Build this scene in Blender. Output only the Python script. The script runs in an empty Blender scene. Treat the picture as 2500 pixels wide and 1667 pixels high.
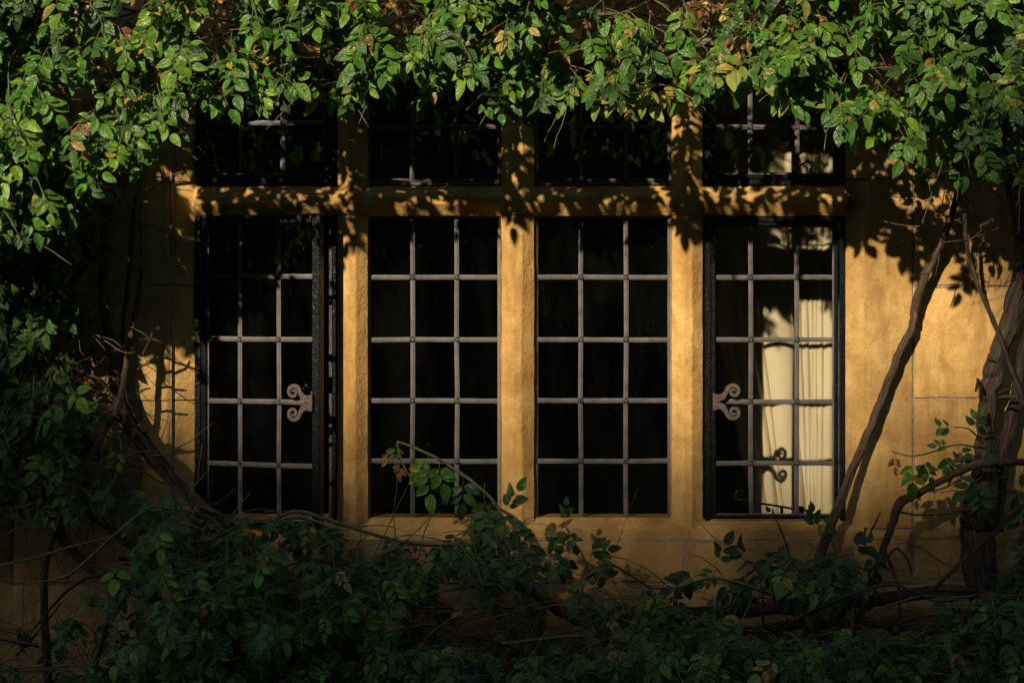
import bpy, bmesh, math, random
import numpy as np
from mathutils import Vector, Matrix, noise

SEED = 7
random.seed(SEED); rng = np.random.default_rng(SEED)
SC = bpy.context.scene
COL = SC.collection
R = math.radians

# ------------------------------------------------------------------ camera, sky, sun, exposure
D = 5.2            # metres from the lens to the face of the wall
K = 0.0012         # metres per photograph pixel on the wall face
EYE = 1.55
cam = bpy.data.cameras.new('camera'); cam_o = bpy.data.objects.new('camera', cam); COL.objects.link(cam_o)
cam_o.location = (0, -D, EYE); cam_o.rotation_euler = (R(90), 0, 0)
cam.sensor_width = 36; cam.lens = 36 * D / (2500 * K); cam.shift_y = -73.5 / 2500
cam.clip_end = 500; cam.clip_start = 0.05
SC.camera = cam_o

AZ, EL = R(26.2), R(25.6)
SUN = Vector((-math.sin(AZ) * math.cos(EL), -math.cos(AZ) * math.cos(EL), math.sin(EL)))
world = bpy.data.worlds.new('World'); SC.world = world; world.use_nodes = True
wn = world.node_tree.nodes; wl = world.node_tree.links
bg = wn['Background']; sky = wn.new('ShaderNodeTexSky'); sky.sky_type = 'NISHITA'
sky.sun_disc = False; sky.sun_elevation = EL; sky.sun_rotation = math.atan2(SUN.x, SUN.y) % (2 * math.pi)
wl.new(sky.outputs[0], bg.inputs[0]); bg.inputs[1].default_value = 0.08
sl = bpy.data.lights.new('sun', 'SUN'); sl.energy = 5.0; sl.angle = R(0.9); sl.color = (1.0, 0.86, 0.66)
so = bpy.data.objects.new('sun', sl); COL.objects.link(so); so.rotation_euler = (-SUN).to_track_quat('-Z', 'Y').to_euler()
so.location = (-4, -8, 6)
vs = SC.view_settings; vs.view_transform = 'Standard'; vs.look = 'None'; vs.exposure = 0.5; vs.gamma = 1.0
SC.cycles.max_bounces = 5; SC.cycles.diffuse_bounces = 3; SC.cycles.transparent_max_bounces = 8
SC.cycles.use_adaptive_sampling = True; SC.cycles.adaptive_threshold = 0.025; SC.cycles.use_light_tree = False
SC.cycles.caustics_reflective = False; SC.cycles.caustics_refractive = False

# ------------------------------------------------------------------ helpers
def W(px, py, y=0.0):
    """photograph pixel -> world point at depth y (0 = wall face, negative = towards the garden)"""
    s = (D + y) / D
    return Vector(((px - 1250) * K * s, y, EYE + (760 - py) * K * s))
def PX(p):
    s = (D + p[1]) / D
    return 1250 + p[0] / (K * s), 760 - (p[2] - EYE) / (K * s)
def tag(o, label=None, cat=None, group=None, kind=None):
    if label: o['label'] = label
    if cat: o['category'] = cat
    if group: o['group'] = group
    if kind: o['kind'] = kind
    return o
def empty(name, loc=(0, 0, 0), parent=None):
    o = bpy.data.objects.new(name, None); COL.objects.link(o); o.location = loc
    if parent: o.parent = parent
    o.empty_display_size = 0.1
    return o
def link(name, me, m=None, parent=None, smooth=False):
    o = bpy.data.objects.new(name, me); COL.objects.link(o)
    if m is not None and not me.materials: me.materials.append(m)
    if parent: o.parent = parent
    if smooth: me.polygons.foreach_set('use_smooth', np.ones(len(me.polygons), bool))
    return o
def mesh(name, v, f):
    me = bpy.data.meshes.new(name); me.from_pydata([tuple(p) for p in v], [], f); me.update(); return me
class MB:
    def __init__(s): s.v = []; s.f = []
    def add(s, v, f):
        n = len(s.v); s.v += [tuple(p) for p in v]; s.f += [tuple(i + n for i in q) for q in f]
    def box(s, x0, x1, y0, y1, z0, z1):
        s.add([(x, y, z) for x in (x0, x1) for y in (y0, y1) for z in (z0, z1)],
              [(0, 1, 3, 2), (4, 6, 7, 5), (0, 4, 5, 1), (2, 3, 7, 6), (0, 2, 6, 4), (1, 5, 7, 3)])
    def obj(s, name, m, parent=None, smooth=False, bevel=0):
        me = mesh(name, s.v, s.f)
        if bevel:
            bm = bmesh.new(); bm.from_mesh(me)
            bmesh.ops.bevel(bm, geom=bm.edges[:], offset=bevel, segments=1, affect='EDGES', profile=0.5)
            bm.to_mesh(me); bm.free()
        return link(name, me, m, parent, smooth)
def box(name, x0, x1, y0, y1, z0, z1, m, parent=None, bevel=0):
    b = MB(); b.box(min(x0, x1), max(x0, x1), y0, y1, min(z0, z1), max(z0, z1)); return b.obj(name, m, parent, bevel=bevel)
def smooth_path(pts, n):
    """Catmull-Rom through the points, n steps a span; every point may carry more than 3 numbers"""
    P = [np.array(p, float) for p in pts]
    P = [2 * P[0] - P[1]] + P + [2 * P[-1] - P[-2]]; out = []
    for i in range(1, len(P) - 2):
        a, b, c, d = P[i - 1:i + 3]
        for k in range(n):
            t = k / n
            out.append(0.5 * (2 * b + (c - a) * t + (2 * a - 5 * b + 4 * c - d) * t * t + (3 * b - a - 3 * c + d) * t ** 3))
    out.append(P[-2]); return np.array(out)
def tube(path, rad, ns=6, rough=0.0, twist=0.0, seed=0):
    """tube round a path (n x 3) with a radius per point; rough gives a knotty bark outline"""
    path = np.asarray(path, float); n = len(path); v = []; f = []
    t = np.gradient(path, axis=0); t /= np.linalg.norm(t, axis=1)[:, None] + 1e-9
    up = np.array([0.13, 1.0, 0.21]); up -= up.dot(t[0]) * t[0]; up /= np.linalg.norm(up)
    for i in range(n):
        up = up - up.dot(t[i]) * t[i]; up /= np.linalg.norm(up) + 1e-9
        side = np.cross(t[i], up)
        for k in range(ns):
            a = 2 * math.pi * k / ns + twist * i
            r = rad[i]
            if rough:
                ca, sa = math.cos(a), math.sin(a)
                r *= 1 + rough * (noise.noise(Vector((ca * 1.6 + seed, sa * 1.6, i * 0.13))) * 0.8 + noise.noise(Vector((ca * 3.3, sa * 3.3 + seed, i * 0.07))) * 0.8)
            v.append(path[i] + r * (math.cos(a) * up + math.sin(a) * side))
    for i in range(n - 1):
        for k in range(ns):
            k2 = (k + 1) % ns; f.append((i * ns + k, i * ns + k2, (i + 1) * ns + k2, (i + 1) * ns + k))
    f.append(tuple(range(ns - 1, -1, -1))); f.append(tuple(range((n - 1) * ns, n * ns)))
    return v, f

# ------------------------------------------------------------------ materials
class NT:
    def __init__(s, name):
        s.m = bpy.data.materials.new(name); s.m.use_nodes = True; s.t = s.m.node_tree
        s.p = s.t.nodes['Principled BSDF']; s.out = s.t.nodes['Material Output']
    def n(s, typ, **kw):
        nd = s.t.nodes.new('ShaderNode' + typ)
        for k, v in kw.items():
            if k.startswith('i_'): nd.inputs[k[2:].replace('_', ' ')].default_value = v
            else: setattr(nd, k, v)
        return nd
    def l(s, a, b): s.t.links.new(a, b)
    def coord(s, which='Object'): return s.n('TexCoord').outputs[which]
    def pos(s): return s.n('NewGeometry').outputs['Position']
    def noise(s, vec, scale, detail=4, rough=0.55, dist=0.0):
        nd = s.n('TexNoise'); nd.inputs['Scale'].default_value = scale; nd.inputs['Detail'].default_value = detail
        nd.inputs['Roughness'].default_value = rough; nd.inputs['Distortion'].default_value = dist
        s.l(vec, nd.inputs['Vector']); return nd.outputs['Fac']
    def ramp(s, fac, stops):
        r = s.n('ValToRGB'); e = r.color_ramp.elements
        e[0].position, e[0].color = stops[0][0], (*stops[0][1], 1); e[1].position, e[1].color = stops[-1][0], (*stops[-1][1], 1)
        for p, c in stops[1:-1]: q = e.new(p); q.color = (*c, 1)
        s.l(fac, r.inputs[0]); return r.outputs[0]
    def mix(s, fac, a, b, mode='MIX'):
        r = s.n('MixRGB', blend_type=mode)
        for i, q in ((0, fac), (1, a), (2, b)):
            if isinstance(q, (int, float)): r.inputs[i].default_value = q
            elif isinstance(q, tuple): r.inputs[i].default_value = (*q, 1)
            else: s.l(q, r.inputs[i])
        return r.outputs[0]
    def math(s, op, a, b=0.0):
        r = s.n('Math', operation=op)
        for i, q in ((0, a), (1, b)):
            if isinstance(q, (int, float)): r.inputs[i].default_value = q
            else: s.l(q, r.inputs[i])
        return r.outputs[0]
    def scale(s, vec, xyz):
        r = s.n('Mapping'); r.inputs['Scale'].default_value = xyz; s.l(vec, r.inputs[0]); return r.outputs[0]
    def bump(s, h, strength, dist, prev=None):
        b = s.n('Bump'); b.inputs['Strength'].default_value = strength; b.inputs['Distance'].default_value = dist
        s.l(h, b.inputs['Height'])
        if prev is not None: s.l(prev, b.inputs['Normal'])
        return b.outputs[0]
    def fin(s, col=None, rough=None, bump=None, **kw):
        def put(inp, q):
            if isinstance(q, (int, float)): inp.default_value = q
            elif isinstance(q, tuple): inp.default_value = (*q, 1)
            else: s.l(q, inp)
        if col is not None: put(s.p.inputs['Base Color'], col)
        if rough is not None: put(s.p.inputs['Roughness'], rough)
        if bump is not None: s.l(bump, s.p.inputs['Normal'])
        for k, v in kw.items(): put(s.p.inputs[k.replace('_', ' ')], v)
        return s.m

def mat_stone(name, tint=(1, 1, 1), coarse=1.0):
    t = NT(name); P = t.pos()
    big = t.noise(P, 3.1, 4, 0.65); mid = t.noise(P, 12, 5, 0.68, 0.6); fine = t.noise(P, 140, 1, 0.7)
    stain = t.noise(t.scale(P, (7, 7, 1.3)), 1.6, 5, 0.65)
    c = t.ramp(mid, [(0.25, (0.34, 0.185, 0.055)), (0.5, (0.495, 0.305, 0.102)), (0.75, (0.61, 0.42, 0.17))])
    c = t.mix(t.ramp(big, [(0.42, (0, 0, 0)), (0.66, (0.7, 0.7, 0.7))]), c, (0.33, 0.185, 0.055))
    c = t.mix(t.ramp(stain, [(0.47, (0, 0, 0)), (0.72, (0.75, 0.75, 0.75))]), c, (0.21, 0.11, 0.035))
    sp = t.ramp(fine, [(0.28, (0.78, 0.76, 0.72)), (0.42, (1, 1, 1)), (0.62, (1, 1, 1)), (0.8, (1.15, 1.15, 1.18))])
    c = t.mix(0.8, c, sp, 'MULTIPLY')
    lich = t.noise(P, 34, 3, 0.7)
    c = t.mix(t.ramp(lich, [(0.66, (0, 0, 0)), (0.74, (0.4, 0.4, 0.4))]), c, (0.17, 0.15, 0.10))
    rnd = t.n('ObjectInfo').outputs['Random']
    v = t.math('ADD', t.math('MULTIPLY', rnd, 0.36), 0.80)
    hsv = t.n('HueSaturation'); t.l(c, hsv.inputs['Color']); t.l(v, hsv.inputs['Value'])
    c = t.mix(1.0, hsv.outputs[0], tint, 'MULTIPLY')
    vor = t.n('TexVoronoi'); vor.inputs['Scale'].default_value = 60; t.l(P, vor.inputs['Vector'])
    pit = t.ramp(vor.outputs['Distance'], [(0.06, (0, 0, 0)), (0.22, (1, 1, 1))])
    pitm = t.mix(t.ramp(t.noise(P, 9, 2), [(0.5, (0, 0, 0)), (0.6, (1, 1, 1))]), (1, 1, 1), pit)
    b = t.bump(t.noise(P, 26, 3, 0.7), 0.5 * coarse, 0.012)
    b = t.bump(fine, 0.35 * coarse, 0.002, b)
    b = t.bump(pitm, 0.25, 0.003, b)
    return t.fin(c, 0.92, b, Specular_IOR_Level=0.15)
def mat_simple(name, c0, c1, sc, rough, bs, bd, metal=0.0, spec=0.5, sx=(1, 1, 1)):
    t = NT(name); P = t.scale(t.pos(), sx)
    c = t.ramp(t.noise(P, sc, 5, 0.65), [(0.3, c0), (0.7, c1)])
    return t.fin(c, rough, t.bump(t.noise(P, sc * 3, 2, 0.7), bs, bd), Metallic=metal, Specular_IOR_Level=spec)
M = {}
M['stone'] = mat_stone('honey_limestone')
M['stone_dressed'] = mat_stone('dressed_limestone', (1.03, 1.0, 0.96), 1.0)
M['mortar'] = mat_simple('lime_mortar', (0.22, 0.155, 0.105), (0.36, 0.27, 0.19), 30, 0.95, 0.6, 0.01, spec=0.1)
M['putty'] = mat_simple('old_putty', (0.13, 0.095, 0.06), (0.24, 0.17, 0.10), 22, 0.85, 0.6, 0.006, spec=0.2)
M['iron'] = mat_simple('black_painted_iron', (0.003, 0.004, 0.005), (0.009, 0.010, 0.011), 40, 0.27, 0.5, 0.004, spec=0.3)
M['rail'] = mat_simple('flaking_iron', (0.008, 0.008, 0.008), (0.09, 0.08, 0.07), 160, 0.45, 0.8, 0.003, sx=(1, 1, 0.35))
M['lead'] = mat_simple('weathered_lead', (0.055, 0.048, 0.043), (0.125, 0.110, 0.10), 24, 0.55, 0.35, 0.002, metal=0.25)
M['solder'] = mat_simple('solder', (0.025, 0.023, 0.021), (0.07, 0.063, 0.057), 120, 0.35, 0.6, 0.004, metal=0.5)
M['bronze'] = mat_simple('rusty_handle', (0.06, 0.042, 0.031), (0.125, 0.088, 0.066), 60, 0.5, 0.5, 0.002, metal=0.35)
M['dark_room'] = mat_simple('dark_room_walls', (0.010, 0.008, 0.006), (0.018, 0.014, 0.010), 3, 0.8, 0.1, 0.01)  # room's darkness is put into the wall colour so the panes look black
M['soil'] = mat_simple('bed_soil', (0.02, 0.014, 0.009), (0.05, 0.036, 0.022), 12, 0.95, 0.8, 0.05)
M['grass'] = mat_simple('lawn_grass', (0.03, 0.06, 0.012), (0.06, 0.10, 0.02), 7, 0.9, 0.8, 0.05)
def mat_bark(name, c0, c1, c2):
    t = NT(name); P = t.pos(); A = t.n('Attribute', attribute_name='barkuv').outputs['Vector']
    fis = t.noise(A, 95, 3, 0.65, 0.3); big = t.noise(P, 16, 3, 0.6)
    c = t.ramp(fis, [(0.3, c0), (0.5, c1), (0.72, c2)])
    c = t.mix(t.ramp(big, [(0.45, (0, 0, 0)), (0.7, (0.6, 0.6, 0.6))]), c, (0.055, 0.055, 0.035))
    b = t.bump(fis, 1.0, 0.012); b = t.bump(big, 0.6, 0.012, b)
    return t.fin(c, 0.9, b, Specular_IOR_Level=0.15)
M['old_bark'] = mat_bark('old_bark', (0.014, 0.009, 0.006), (0.06, 0.041, 0.028), (0.14, 0.10, 0.07))
M['bark'] = mat_bark('brown_bark', (0.02, 0.012, 0.007), (0.075, 0.046, 0.028), (0.16, 0.105, 0.066))
M['cane'] = mat_simple('green_cane', (0.045, 0.055, 0.018), (0.13, 0.115, 0.045), 30, 0.6, 0.3, 0.003, sx=(1, 1, 0.4))
M['twig'] = mat_simple('dry_twig', (0.07, 0.038, 0.02), (0.20, 0.125, 0.062), 26, 0.8, 0.4, 0.003, spec=0.2)

def mat_glass():
    t = NT('old_window_glass'); P = t.pos()
    fr = t.n('Fresnel'); fr.inputs[0].default_value = 1.5
    b = t.bump(t.noise(P, 7, 3, 0.5), 0.12, 0.01); b = t.bump(t.noise(P, 45, 2, 0.5), 0.05, 0.002, b)
    gl = t.n('BsdfGlossy'); gl.inputs['Roughness'].default_value = 0.02; t.l(b, gl.inputs['Normal'])
    tr = t.n('BsdfTransparent'); tr.inputs[0].default_value = (0.95, 0.95, 0.94, 1)
    mx = t.n('MixShader'); t.l(fr.outputs[0], mx.inputs[0]); t.l(tr.outputs[0], mx.inputs[1]); t.l(gl.outputs[0], mx.inputs[2])
    dirt = t.n('BsdfDiffuse'); dirt.inputs[0].default_value = (0.30, 0.27, 0.22, 1)
    dm = t.ramp(t.noise(P, 90, 6, 0.8), [(0.665, (0, 0, 0)), (0.74, (0.4, 0.4, 0.4))])
    mx2 = t.n('MixShader'); t.l(t.math('ADD', dm, t.math('MULTIPLY', t.ramp(t.noise(t.scale(P, (1, 1, 0.35)), 9, 4, 0.6), [(0.42, (0, 0, 0)), (0.75, (1, 1, 1))]), 0.006)), mx2.inputs[0]); t.l(mx.outputs[0], mx2.inputs[1]); t.l(dirt.outputs[0], mx2.inputs[2])
    t.l(mx2.outputs[0], t.out.inputs[0]); return t.m
M['glass'] = mat_glass()
def mat_curtain():
    t = NT('cream_curtain'); P = t.pos()
    c = t.ramp(t.noise(t.scale(P, (1, 1, 0.2)), 14, 4), [(0.3, (0.66, 0.55, 0.33)), (0.7, (0.77, 0.66, 0.43))])
    b = t.bump(t.noise(P, 380, 2, 0.5), 0.15, 0.001)
    t.fin(c, 0.9, b, Specular_IOR_Level=0.1)
    tl = t.n('BsdfTranslucent'); t.l(c, tl.inputs[0]); mx = t.n('MixShader'); mx.inputs[0].default_value = 0.2
    t.l(t.p.outputs[0], mx.inputs[1]); t.l(tl.outputs[0], mx.inputs[2]); t.l(mx.outputs[0], t.out.inputs[0]); return t.m
M['curtain'] = mat_curtain()
def mat_leaf(name, gain=1.0):
    t = NT(name)
    at = t.n('Attribute', attribute_name='tint').outputs['Color']
    uvn = t.n('Attribute', attribute_name='leafuv').outputs['Vector']
    sp = t.n('SeparateXYZ'); t.l(uvn, sp.inputs[0]); u, v = sp.outputs[0], sp.outputs[1]
    av = t.math('ABSOLUTE', v)
    rib = t.ramp(av, [(0.0, (1, 1, 1)), (0.07, (0, 0, 0))])                       # midrib
    ph = t.math('SUBTRACT', t.math('MULTIPLY', u, 8.0), t.math('MULTIPLY', av, 2.2))
    side = t.math('ABSOLUTE', t.math('SUBTRACT', t.math('FRACT', ph), 0.5))       # side veins
    sv = t.ramp(side, [(0.0, (1, 1, 1)), (0.12, (0, 0, 0))])
    P = t.pos()
    c = t.mix(t.math('MULTIPLY', rib, 0.45), at, (0.16, 0.21, 0.06))
    c = t.mix(t.math('MULTIPLY', sv, 0.10), c, (0.14, 0.20, 0.06))
    blot = t.noise(P, 70, 2, 0.6)
    c = t.mix(t.ramp(blot, [(0.3, (0.4, 0.4, 0.4)), (0.55, (0, 0, 0))]), c, t.mix(1.0, c, (0.55, 0.62, 0.5), 'MULTIPLY'))
    edge = t.math('MULTIPLY', t.ramp(av, [(0.82, (0, 0, 0)), (1.0, (1, 1, 1))]), 0.5)
    c = t.mix(edge, c, (0.14, 0.15, 0.035))
    spots = t.noise(P, 170, 1, 0.5)
    c = t.mix(t.ramp(spots, [(0.71, (0, 0, 0)), (0.75, (0.7, 0.7, 0.7))]), c, (0.13, 0.07, 0.02))
    hs = t.n('HueSaturation'); t.l(c, hs.inputs['Color']); rnd = t.n('ObjectInfo').outputs['Random']
    t.l(t.math('ADD', t.math('MULTIPLY', rnd, 0.55), 0.85 * gain), hs.inputs['Value']); c = hs.outputs[0]
    h = t.math('SUBTRACT', t.math('MULTIPLY', blot, 1.6), t.math('ADD', t.math('MULTIPLY', rib, 0.6), t.math('MULTIPLY', sv, 0.3)))
    b = t.bump(h, 0.85, 0.005)
    rg = t.ramp(blot, [(0.3, (0.33, 0.33, 0.33)), (0.7, (0.5, 0.5, 0.5))])
    t.fin(c, rg, b, Specular_IOR_Level=0.5)
    tl = t.n('BsdfTranslucent'); t.l(t.mix(1.0, c, (1.5, 1.7, 0.5), 'MULTIPLY'), tl.inputs[0])
    mx = t.n('MixShader'); mx.inputs[0].default_value = 0.24
    t.l(t.p.outputs[0], mx.inputs[1]); t.l(tl.outputs[0], mx.inputs[2]); t.l(mx.outputs[0], t.out.inputs[0]); return t.m
M['leaf'] = mat_leaf('rose_leaf')

# ------------------------------------------------------------------ ground and far trees
b = MB(); b.add([(-200, -200, 0), (200, -200, 0), (200, 200, 0), (-200, 200, 0)], [(0, 1, 2, 3)])
tag(b.obj('lawn', M['grass']), kind='structure')
b = MB(); NX = 40
for i in range(NX + 1):
    x = -4 + 8 * i / NX
    for y, z in ((-0.95 + 0.05 * math.sin(i * 1.9), 0.004), (-0.7, 0.05), (-0.3, 0.06), (0.0, 0.05)):
        b.v.append((x, y, z + (0.012 * noise.noise(Vector((x * 3, y * 9, 0))) if z > 0.01 else 0)))
for i in range(NX):
    for j in range(3): b.f.append((i * 4 + j, i * 4 + 4 + j, i * 4 + 5 + j, i * 4 + 1 + j))
tag(b.obj('flower_bed_ground', M['soil'], smooth=True), kind='structure')

def tree_top(x):      # height of the tree tops across the lawn, along x
    t = float(np.interp(x, [-10.7, -10.35, -10.1, -9.85, -7.5, -7.1], [11.1, 10.9, 10.74, 10.54, 10.54, 11.8]))
    far = max(0.0, abs(x + 9.2) - 2.6)
    return t + min(1.0, far / 2.5) * (1.5 + 1.3 * noise.noise(Vector((x * 0.21, 3.3, 0))) + 0.6 * noise.noise(Vector((x * 0.7, 1.3, 0))))
v = []; f = []
def card(x, y, z, s):
    a = Vector(rng.normal(size=3)).normalized(); bb = a.cross(Vector(rng.normal(size=3))).normalized()
    c = Vector((x, y, z)); k = len(v)
    v.extend([c - a * s, c + bb * s * 0.55, c + a * s, c - bb * s * 0.55]); f.append((k, k + 1, k + 2, k + 3))
for i in range(16000):
    x = rng.uniform(-34, 26); card(x, -17.2 - rng.uniform(0, 2.6), rng.uniform(0.3, tree_top(x) - 0.5), rng.uniform(0.2, 0.4))
for i in range(12000):        # loose twigs along the tops
    x = rng.uniform(-13.5, -5) if i % 2 else rng.uniform(-34, 26)
    card(x, -18.5 - rng.uniform(-0.5, 0.5), tree_top(x) + 0.5 - 1.35 * math.sqrt(rng.random()), rng.uniform(0.08, 0.17))
# dense hearts of the crowns
nx, nz = 90, 14
for side in (0, 1):
    k0 = len(v)
    for i in range(nx + 1):
        x = -34 + 60 * i / nx
        for j in range(nz + 1):
            z = (tree_top(x) - 0.75) * j / nz
            y = -18.5 + (0.9 if side == 0 else -0.9) * math.sqrt(max(0.0, 1 - (j / nz) ** 4)) + 0.4 * noise.noise(Vector((x * 0.6, z * 0.6, side)))
            v.append(Vector((x, y, z)))
    for i in range(nx):
        for j in range(nz):
            q = k0 + i * (nz + 1) + j; f.append((q, q + nz + 1, q + nz + 2, q + 1))
me = mesh('treeline', v, f)
M['far_leaf'] = mat_simple('far_leaves', (0.012, 0.024, 0.006), (0.03, 0.05, 0.012), 2, 0.7, 0.2, 0.02)
tag(link('treeline', me, M['far_leaf']), 'dark belt of tall trees across the lawn facing the house', kind='stuff')

# ------------------------------------------------------------------ the house: wall stones and window surround
house = empty('stone_house', (0, 0.2, 0))
tag(house, 'honey coloured stone house front with a four-light mullioned leaded window', 'house')
def to_house(o): o.parent = house; o.location = Vector(o.location) - house.location; return o

def stone_block(x0, x1, z0, z1, y0=0.0, depth=0.12, name='stone_block', m=None, gap=0.0038, seed=0):
    x0, x1 = min(x0, x1) + gap, max(x0, x1) - gap; z0, z1 = min(z0, z1) + gap, max(z0, z1) - gap
    nx = max(2, int((x1 - x0) / 0.03)); nz = max(2, int((z1 - z0) / 0.03)); v = []; f = []
    for j in range(nz + 1):
        for i in range(nx + 1):
            x = x0 + (x1 - x0) * i / nx; z = z0 + (z1 - z0) * j / nz
            e = (i in (0, nx)) + (j in (0, nz))
            q = Vector((x * 7 + seed, z * 7, seed * 0.7))
            y = y0 + 0.0022 * noise.noise(q) + (0.0015 + 0.0022 * abs(noise.noise(q * 2.2)) if e else 0)
            if e:
                ch = max(0.0, noise.noise(q * 3.1) + 0.15) * 0.006
                if i == 0: x += ch
                if i == nx: x -= ch
                if j == 0: z += ch
                if j == nz: z -= ch
            v.append((x, y, z))
    for j in range(nz):
        for i in range(nx): a = j * (nx + 1) + i; f.append((a, a + 1, a + nx + 2, a + nx + 1))
    ring = [i for i in range(nx + 1)] + [j * (nx + 1) + nx for j in range(1, nz + 1)] + [nz * (nx + 1) + i for i in range(nx - 1, -1, -1)] + [j * (nx + 1) for j in range(nz - 1, 0, -1)]
    k = len(v); v += [(v[i][0], y0 + depth, v[i][2]) for i in ring]; L = len(ring)
    for i in range(L): f.append((ring[i], k + i, k + (i + 1) % L, ring[(i + 1) % L]))
    return to_house(link(name, mesh(name, v, f), m or M['stone']))

XL, XR, YT, YB = 410, 2126, 118, 1293        # photograph lines of the window opening
def X(px): return (px - 1250) * K
def Z(py): return EYE + (760 - py) * K
b = MB()                                      # mortar core behind the facing stones, with the opening left free
for (a0, a1, c0, c1) in ((-1000, XL + 8, -700, 2051), (XR - 8, 3500, -700, 2051), (XL + 8, XR - 8, -700, YT - 40), (XL + 8, XR - 8, YB + 12, 2051)):
    b.box(X(a0), X(a1), 0.0062, 0.14, Z(c1), Z(c0))
to_house(b.obj('mortar', M['mortar']))

courses_l = [-700, -480, -250, -20, 205, 442, 696, 978, 1210, 1425, 1640, 1850, 2051]
courses_r = [-700, -480, -250, -20, 205, 437, 700, 973, 1203, 1416, 1640, 1850, 2051]
sd = 1
for ci in range(len(courses_l) - 1):
    t, bt = courses_l[ci], courses_l[ci + 1]
    if bt <= YB + 200 and t >= YT - 150:
        js = [-1000, -620, -330 - 90 * (ci % 2), 30 + 150 * (ci % 2), 345 - 70 * (ci % 2)]
    else: js = []
    for a, c in zip(js, js[1:]): stone_block(X(a), X(c), Z(bt), Z(t), seed=sd); sd += 1
    if js:                                    # jamb stones carry the splay themselves
        pass
for ci in range(len(courses_r) - 1):
    t, bt = courses_r[ci], courses_r[ci + 1]
    if bt <= YB + 200 and t >= YT - 150:
        js = [2228, 2560 + 120 * (ci % 2), 2900 + 60 * (ci % 2), 3260, 3500]
        for a, c in zip(js, js[1:]): stone_block(X(a), X(c), Z(bt), Z(t), seed=sd); sd += 1
def row(t, bt, js):
    global sd
    for a, c in zip(js, js[1:]): stone_block(X(a), X(c), Z(bt), Z(t), seed=sd); sd += 1
row(-700, -480, [-1000, -500, 60, 640, 1200, 1700, 2300, 2850, 3500]); row(-480, -250, [-1000, -700, -150, 380, 930, 1480, 2050, 2560, 3100, 3500])
row(-250, -20, [-1000, -480, 120, 700, 1230, 1800, 2310, 2900, 3500])
row(1425, 1640, [-1000, -560, -90, 420, 890, 1420, 1960, 2440, 2950, 3500]); row(1640, 1850, [-1000, -300, 180, 700, 1190, 1650, 2200, 2730, 3500])
row(1850, 2051, [-1000, -600, -50, 460, 950, 1460, 2010, 2500, 3100, 3500])
row(1320, 1425, [275, 700, 1130, 1672, 2228])             # course under the sill

def prism(name, prof, axis, a0, a1, m, seg=0.03, jit=0.0014, seed=0, world=None):
    """extrude an open/closed profile along z ('z': profile is x,y) or along x ('x': profile is z,y), with a worn outline"""
    n = max(1, int(abs(a1 - a0) / seg)); v = []; f = []; L = len(prof)
    for i in range(n + 1):
        a = a0 + (a1 - a0) * i / n
        for k, (p, y) in enumerate(prof):
            q = Vector((a * 9, k * 3.7 + seed, seed)); w = 1 if y < 0.05 else 0
            jp = jit * w * (noise.noise(q) + 0.8 * noise.noise(q * 3.1)); jy = jit * 0.8 * w * noise.noise(q * 2.3 + Vector((5, 1, 2)))
            v.append((p + jp, y + jy, a) if axis == 'z' else (a, y + jy, p + jp))
    for i in range(n):
        for k in range(L):
            k2 = (k + 1) % L; f.append((i * L + k, i * L + k2, (i + 1) * L + k2, (i + 1) * L + k))
    f.append(tuple(range(L))); f.append(tuple(n * L + k for k in range(L - 1, -1, -1)))
    me = mesh(name, v, f); bm = bmesh.new(); bm.from_mesh(me); bmesh.ops.recalc_face_normals(bm, faces=bm.faces); bm.to_mesh(me); bm.free()
    return to_house(link(name, me, m))
YF, YE, YBK = 0.010, 0.036, 0.135
def mull_prof(c0, c1, d=0.0):
    """chamfered bar from line c0 to line c1 (metres), front fillet between two chamfers"""
    w = abs(c1 - c0); s = 1 if c1 > c0 else -1; ch = w * 0.37; e = 0.0018
    q = [(c0, YBK), (c0, YE + d), (c0 + s * ch - s * e, YF + d + e * 0.8), (c0 + s * ch + s * e, YF + d), (c1 - s * ch - s * e, YF + d), (c1 - s * ch + s * e, YF + d + e * 0.8), (c1, YE + d), (c1, YBK)]
    return q
MX = [(821, 895), (1224, 1304), (1643, 1718)]       # the three mullions
TZ = (453, 525)                                     # transom
for i, (a, c) in enumerate(MX):
    prism('mullion', mull_prof(X(a), X(c)), 'z', Z(1298), Z(525.5), M['stone_dressed'], seed=i)
    prism('mullion', mull_prof(X(a), X(c)), 'z', Z(522), Z(YT + 10), M['stone_dressed'], seed=i + 9)
edges = [470, 858, 1264, 1680, 2072]
for i in range(4):
    prism('transom', mull_prof(Z(TZ[1]), Z(TZ[0]), 0.0015), 'x', X(edges[i]) + (0.001 if i else 0), X(edges[i + 1]) - 0.001, M['stone_dressed'], seed=20 + i)
# jambs: stones with hollow and splay, split at the courses
lj = [(345, 0.12), (345, 0.003), (347, 0.0), (408, 0.0), (413, 0.004), (420, 0.020), (427, 0.022), (478, 0.052), (478, 0.135)]
rj = [(2228, 0.12), (2228, 0.003), (2226, 0.0), (2124, 0.0), (2119, 0.002), (2114, 0.008), (2111, 0.012), (2064, 0.046), (2064, 0.135)]
for i, (t, bt) in enumerate(zip([205 - 225, 205, 442, 696, 978], [205, 442, 696, 978, 1300])):
    pr = [(X(a - (70 if (k < 3 and i % 2) else 0)) + 0.0025 * (k < 3), y) for k, (a, y) in enumerate(lj)]
    prism('jamb_stone', pr, 'z', Z(bt) + 0.0018, Z(t) - 0.0018, M['stone'], seed=40 + i)
for i, (t, bt) in enumerate(zip([-20, 437], [437, 1290])):
    prism('jamb_stone', [(X(a), y) for a, y in rj], 'z', Z(bt) + 0.002, Z(t) - 0.002, M['stone'], seed=50 + i)
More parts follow.
